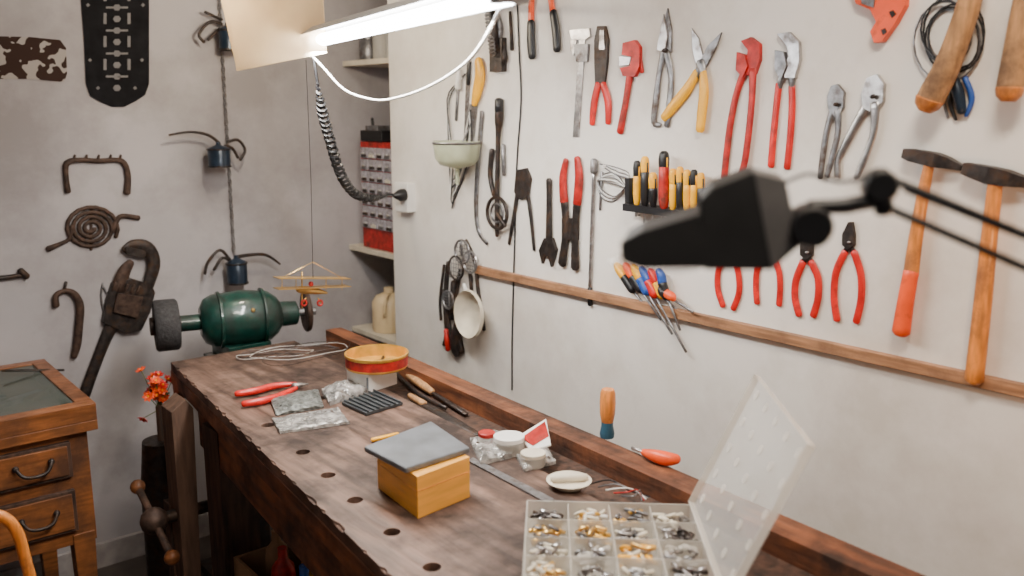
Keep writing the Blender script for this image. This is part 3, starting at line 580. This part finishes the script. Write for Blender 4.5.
b=Ob('red_label_packet');b.prism([T(520,436,.03),T(546,420,.05),T(551,446,.02),T(530,452,.012)],V((.0,.0,.003)),white);b.prism([T(522,438,.031),T(545,422,.052),T(549,437,.030),T(533,446,.020)],V((-.002,-.002,.003)),redp);b.done(0)
b=Ob('soap_dish');c=T(569,486,.001);b.lathe(c,(0,0,1),[(.03,.0),(.042,.010),(.047,.014),(.045,.015),(.03,.009),(.001,.008)],cream,28)
b.tube([c+V((-.03,.02,.018)),c+V((.03,-.02,.018))],.007,cream);b.done(0)
b=Ob('loose_wires')
for i in range(5): b.tube([T(590+8*i,484+i*3,.004+.002*i),T(610+6*i,480+4*i,.02),T(628+3*i,490,.012),T(650-2*i,497+i,.004)],.0018,[black,galv,white,redp,galv][i],k=4,seg=5)
b.done(0)
def railZ(u,v): return ZP(u,v,BZ+.018)
b=Ob('standing_wood_chisel');c=railZ(607,437);s=px(c);b.lathe(c,V((0,0,1)),[(7*s,0),(7.5*s,4*s),(6*s,12*s),(6*s,16*s)],M('teal_grip',(.02,.08,.13),.5),16);b.lathe(c,(0,0,1),[(6*s,16*s),(7.5*s,24*s),(8*s,36*s),(7.5*s,46*s),(6*s,50*s)],woodh,16);b.done(0)
b=Ob('orange_screwdriver');b.tube([ZP(678,459,BZ+.034),ZP(668,459,BZ+.034),ZP(655,456,BZ+.034),ZP(643,452,BZ+.032)],[.010,.015,.014,.007],orange,k=3);b.tube([ZP(643,452,BZ+.03),ZP(632,448,BZ+.028)],.004,steel);b.done(0)
# ---------------------------------------------------------------- organiser box
P1=V((1.254,.99,0));P0=V((1.032,1.198,0));hv=V((-.227,-.252,0));P2=P1+hv;P3=P0+hv
b=Ob('parts_organizer_box');hh=.042
def wallp(a,c,z0,z1,t,m):
    d=(c-a).normalized();n=V((-d.y,d.x,0))*t/2;b.prism([at(a,BZ+z0)-n,at(c,BZ+z0)-n,at(c,BZ+z0)+n,at(a,BZ+z0)+n],V((0,0,z1-z0)),m)
b.prism([at(q,BZ+.001) for q in(P0,P1,P2,P3)],V((0,0,.003)),frost)
for a,c in((P0,P1),(P1,P2),(P2,P3),(P3,P0)): wallp(a,c,.004,hh,.003,frost)
nx,ny=4,5
for i in range(1,nx): wallp(P0.lerp(P1,i/nx),P3.lerp(P2,i/nx),.004,hh-.004,.002,frost)
for j in range(1,ny): wallp(P0.lerp(P3,j/ny),P1.lerp(P2,j/ny),.004,hh-.004,.002,frost)
for i in range(nx):
    for j in range(ny):
        ms=random.choice([[steel,galv,cream],[white,cream,galv],[brass,galv,gold],[iron,steel],[galv,steel,frost],[yel,brass,cream],[gold,white,cream]])
        for k_ in range(30):
            x,y=(i+.17+.66*random.random())/nx,(j+.17+.66*random.random())/ny;q=at(P0.lerp(P1,x).lerp(P3.lerp(P2,x),y),BZ+.009+random.random()*.026)
            a=random.random()*6;d=V((math.cos(a),math.sin(a),(random.random()-.5)*.5))*.010
            if k_%3: b.tube([q-d,q+d],.0038,random.choice(ms),seg=6)
            else: b.ring(q,(random.random(),random.random(),1),.008,.003,random.choice(ms),10,5)
up=V((.73*.4,-.684*.4,.916)).normalized()*.27;nr=V((.916*.73,-.916*.684,-.4)).normalized()
A=at(P1,BZ+hh+.002)+V((.004,-.004,0));C=A+hv
b.prism([A,C,C+up,A+up],nr*.0025,clear)
for a,c in((A,C),(C,C+up),(C+up,A+up),(A+up,A)): b.prism([a,c,c-nr*.012,a-nr*.012],(up.normalized() if a in(A,) else hv.normalized())*.002,frost)
for i in range(5):
    for j in range(5):
        q=A.lerp(C,(i+.5)/5)+up*((j+.5)/5);b.lathe(q-nr*.001,-nr,[(.009,0),(.009,.0015)],frost,12)
b.done(0)
# ---------------------------------------------------------------- magnifier lamp in the foreground
b=Ob('magnifier_lamp');dp=.86
Lp=lambda u,v,d=dp:G(u,v,d)
back=ray(700,235).normalized()*.10;bk=V((back.x,back.y,0))
b.prism([Lp(620,243),Lp(640,232),Lp(700,214),Lp(708,268),Lp(640,268),Lp(622,262)],bk,bsat)
b.prism([Lp(700,200),Lp(712,188),Lp(754,172),Lp(772,270),Lp(704,270)],bk,bsat)
b.prism([Lp(754,172),Lp(786,180),Lp(800,246),Lp(772,270)],bk*.9,M('lit_side_lamp_plastic',(.085,.08,.08),.45))  # lit side of the black head; the light is painted in as lighter grey
b.lathe(Lp(655,266)+bk*.5,(0,0,-1),[(.045,0),(.05,.004),(.045,.008)],clear,28)
b.lathe(Lp(811,226)-bk*.1,bk.normalized(),[(.018,-.01),(.020,0),(.020,.04),(.018,.05)],black,20)
b.tube([Lp(796,240),Lp(812,228),Lp(812,207),Lp(845,206),Lp(876,200)],.008,black,k=1)
b.tube([Lp(812,207),Lp(846,205)],.005,galv)
b.lathe(Lp(880,186)-bk*.1,bk.normalized(),[(.014,-.005),(.016,0),(.016,.03),(.014,.035)],black,16)
b.tube([Lp(880,172),Lp(884,212)],.009,black)
E1,E2=Lp(1180,300,.86),Lp(1180,336,.86)
b.tube([Lp(884,176),E1],.0042,black);b.tube([Lp(884,206),E2],.0042,black);b.tube([Lp(905,190),Lp(1090,264)],.0028,galv,seg=6)
b.tube([Lp(786,182),Lp(810,174),Lp(840,182),Lp(872,176),Lp(880,182)],.0022,black,k=4,seg=6)
m_=(E1+E2)/2;b.tube([E1+V((0,0,.03)),V((m_.x,m_.y,BZ+.03))],.010,black);b.lathe((m_.x,m_.y,BZ+.001),(0,0,1),[(.08,0),(.08,.02),(.03,.035)],black,28)
b.done(.002)
# ---------------------------------------------------------------- lights
def area(name,loc,tgt,sx,sy_,e,col):
    l=bpy.data.lights.new(name,'AREA');l.shape='RECTANGLE';l.size=sx;l.size_y=sy_;l.energy=e;l.color=col
    o=bpy.data.objects.new(name,l);o.location=loc;o.rotation_euler=(V(tgt)-V(loc)).to_track_quat('-Z','Y').to_euler();bpy.context.collection.objects.link(o);return o
mid=(na+fa)/2+V((0,0,-.03))
o=area('tube_light',mid,mid+V((0,0,-1)),1.15,.05,22,(1,.96,.90));o.rotation_euler=(0,0,math.atan2(ld.y,ld.x))
area('tool_wall_fill',(.75,.3,2.85),(1.7,1.0,1.1),.5,.4,50,(1,.87,.72))  # added overhead fill without a fixture, aimed to brighten the tool wall
area('left_side_fill',(-2.3,.6,1.9),(1.8,1.4,1.4),1.6,1.4,4,(.9,.92,1.0))  # added weak cool fill from the left; no window is built there
def pt(name,loc,e,col,r=.04):
    l=bpy.data.lights.new(name,'POINT');l.energy=e;l.color=col;l.shadow_soft_size=r;o=bpy.data.objects.new(name,l);o.location=loc;bpy.context.collection.objects.link(o)
pt('warm_bulb',G(278,0,2.68),15,(1,.86,.66))
pt('warm_wall_fill',(1.25,.35,1.32),5.5,(1,.55,.28),.06)  # added fixtureless light that gives the lower right wall its warm glow
w=bpy.data.worlds.new('world');w.use_nodes=True;w.node_tree.nodes['Background'].inputs[0].default_value=(1,.9,.82,1);w.node_tree.nodes['Background'].inputs[1].default_value=.14;bpy.context.scene.world=w
# ---------------------------------------------------------------- camera
cam=bpy.data.cameras.new('camera');co=bpy.data.objects.new('camera',cam);bpy.context.collection.objects.link(co)
co.location=CAM;co.rotation_euler=(math.pi/2-PIT,0,-YAW);cam.lens=FPX/1024*36;cam.clip_start=.02
cam.dof.use_dof=True;cam.dof.focus_distance=2.3;cam.dof.aperture_fstop=2.4
bpy.context.scene.camera=co
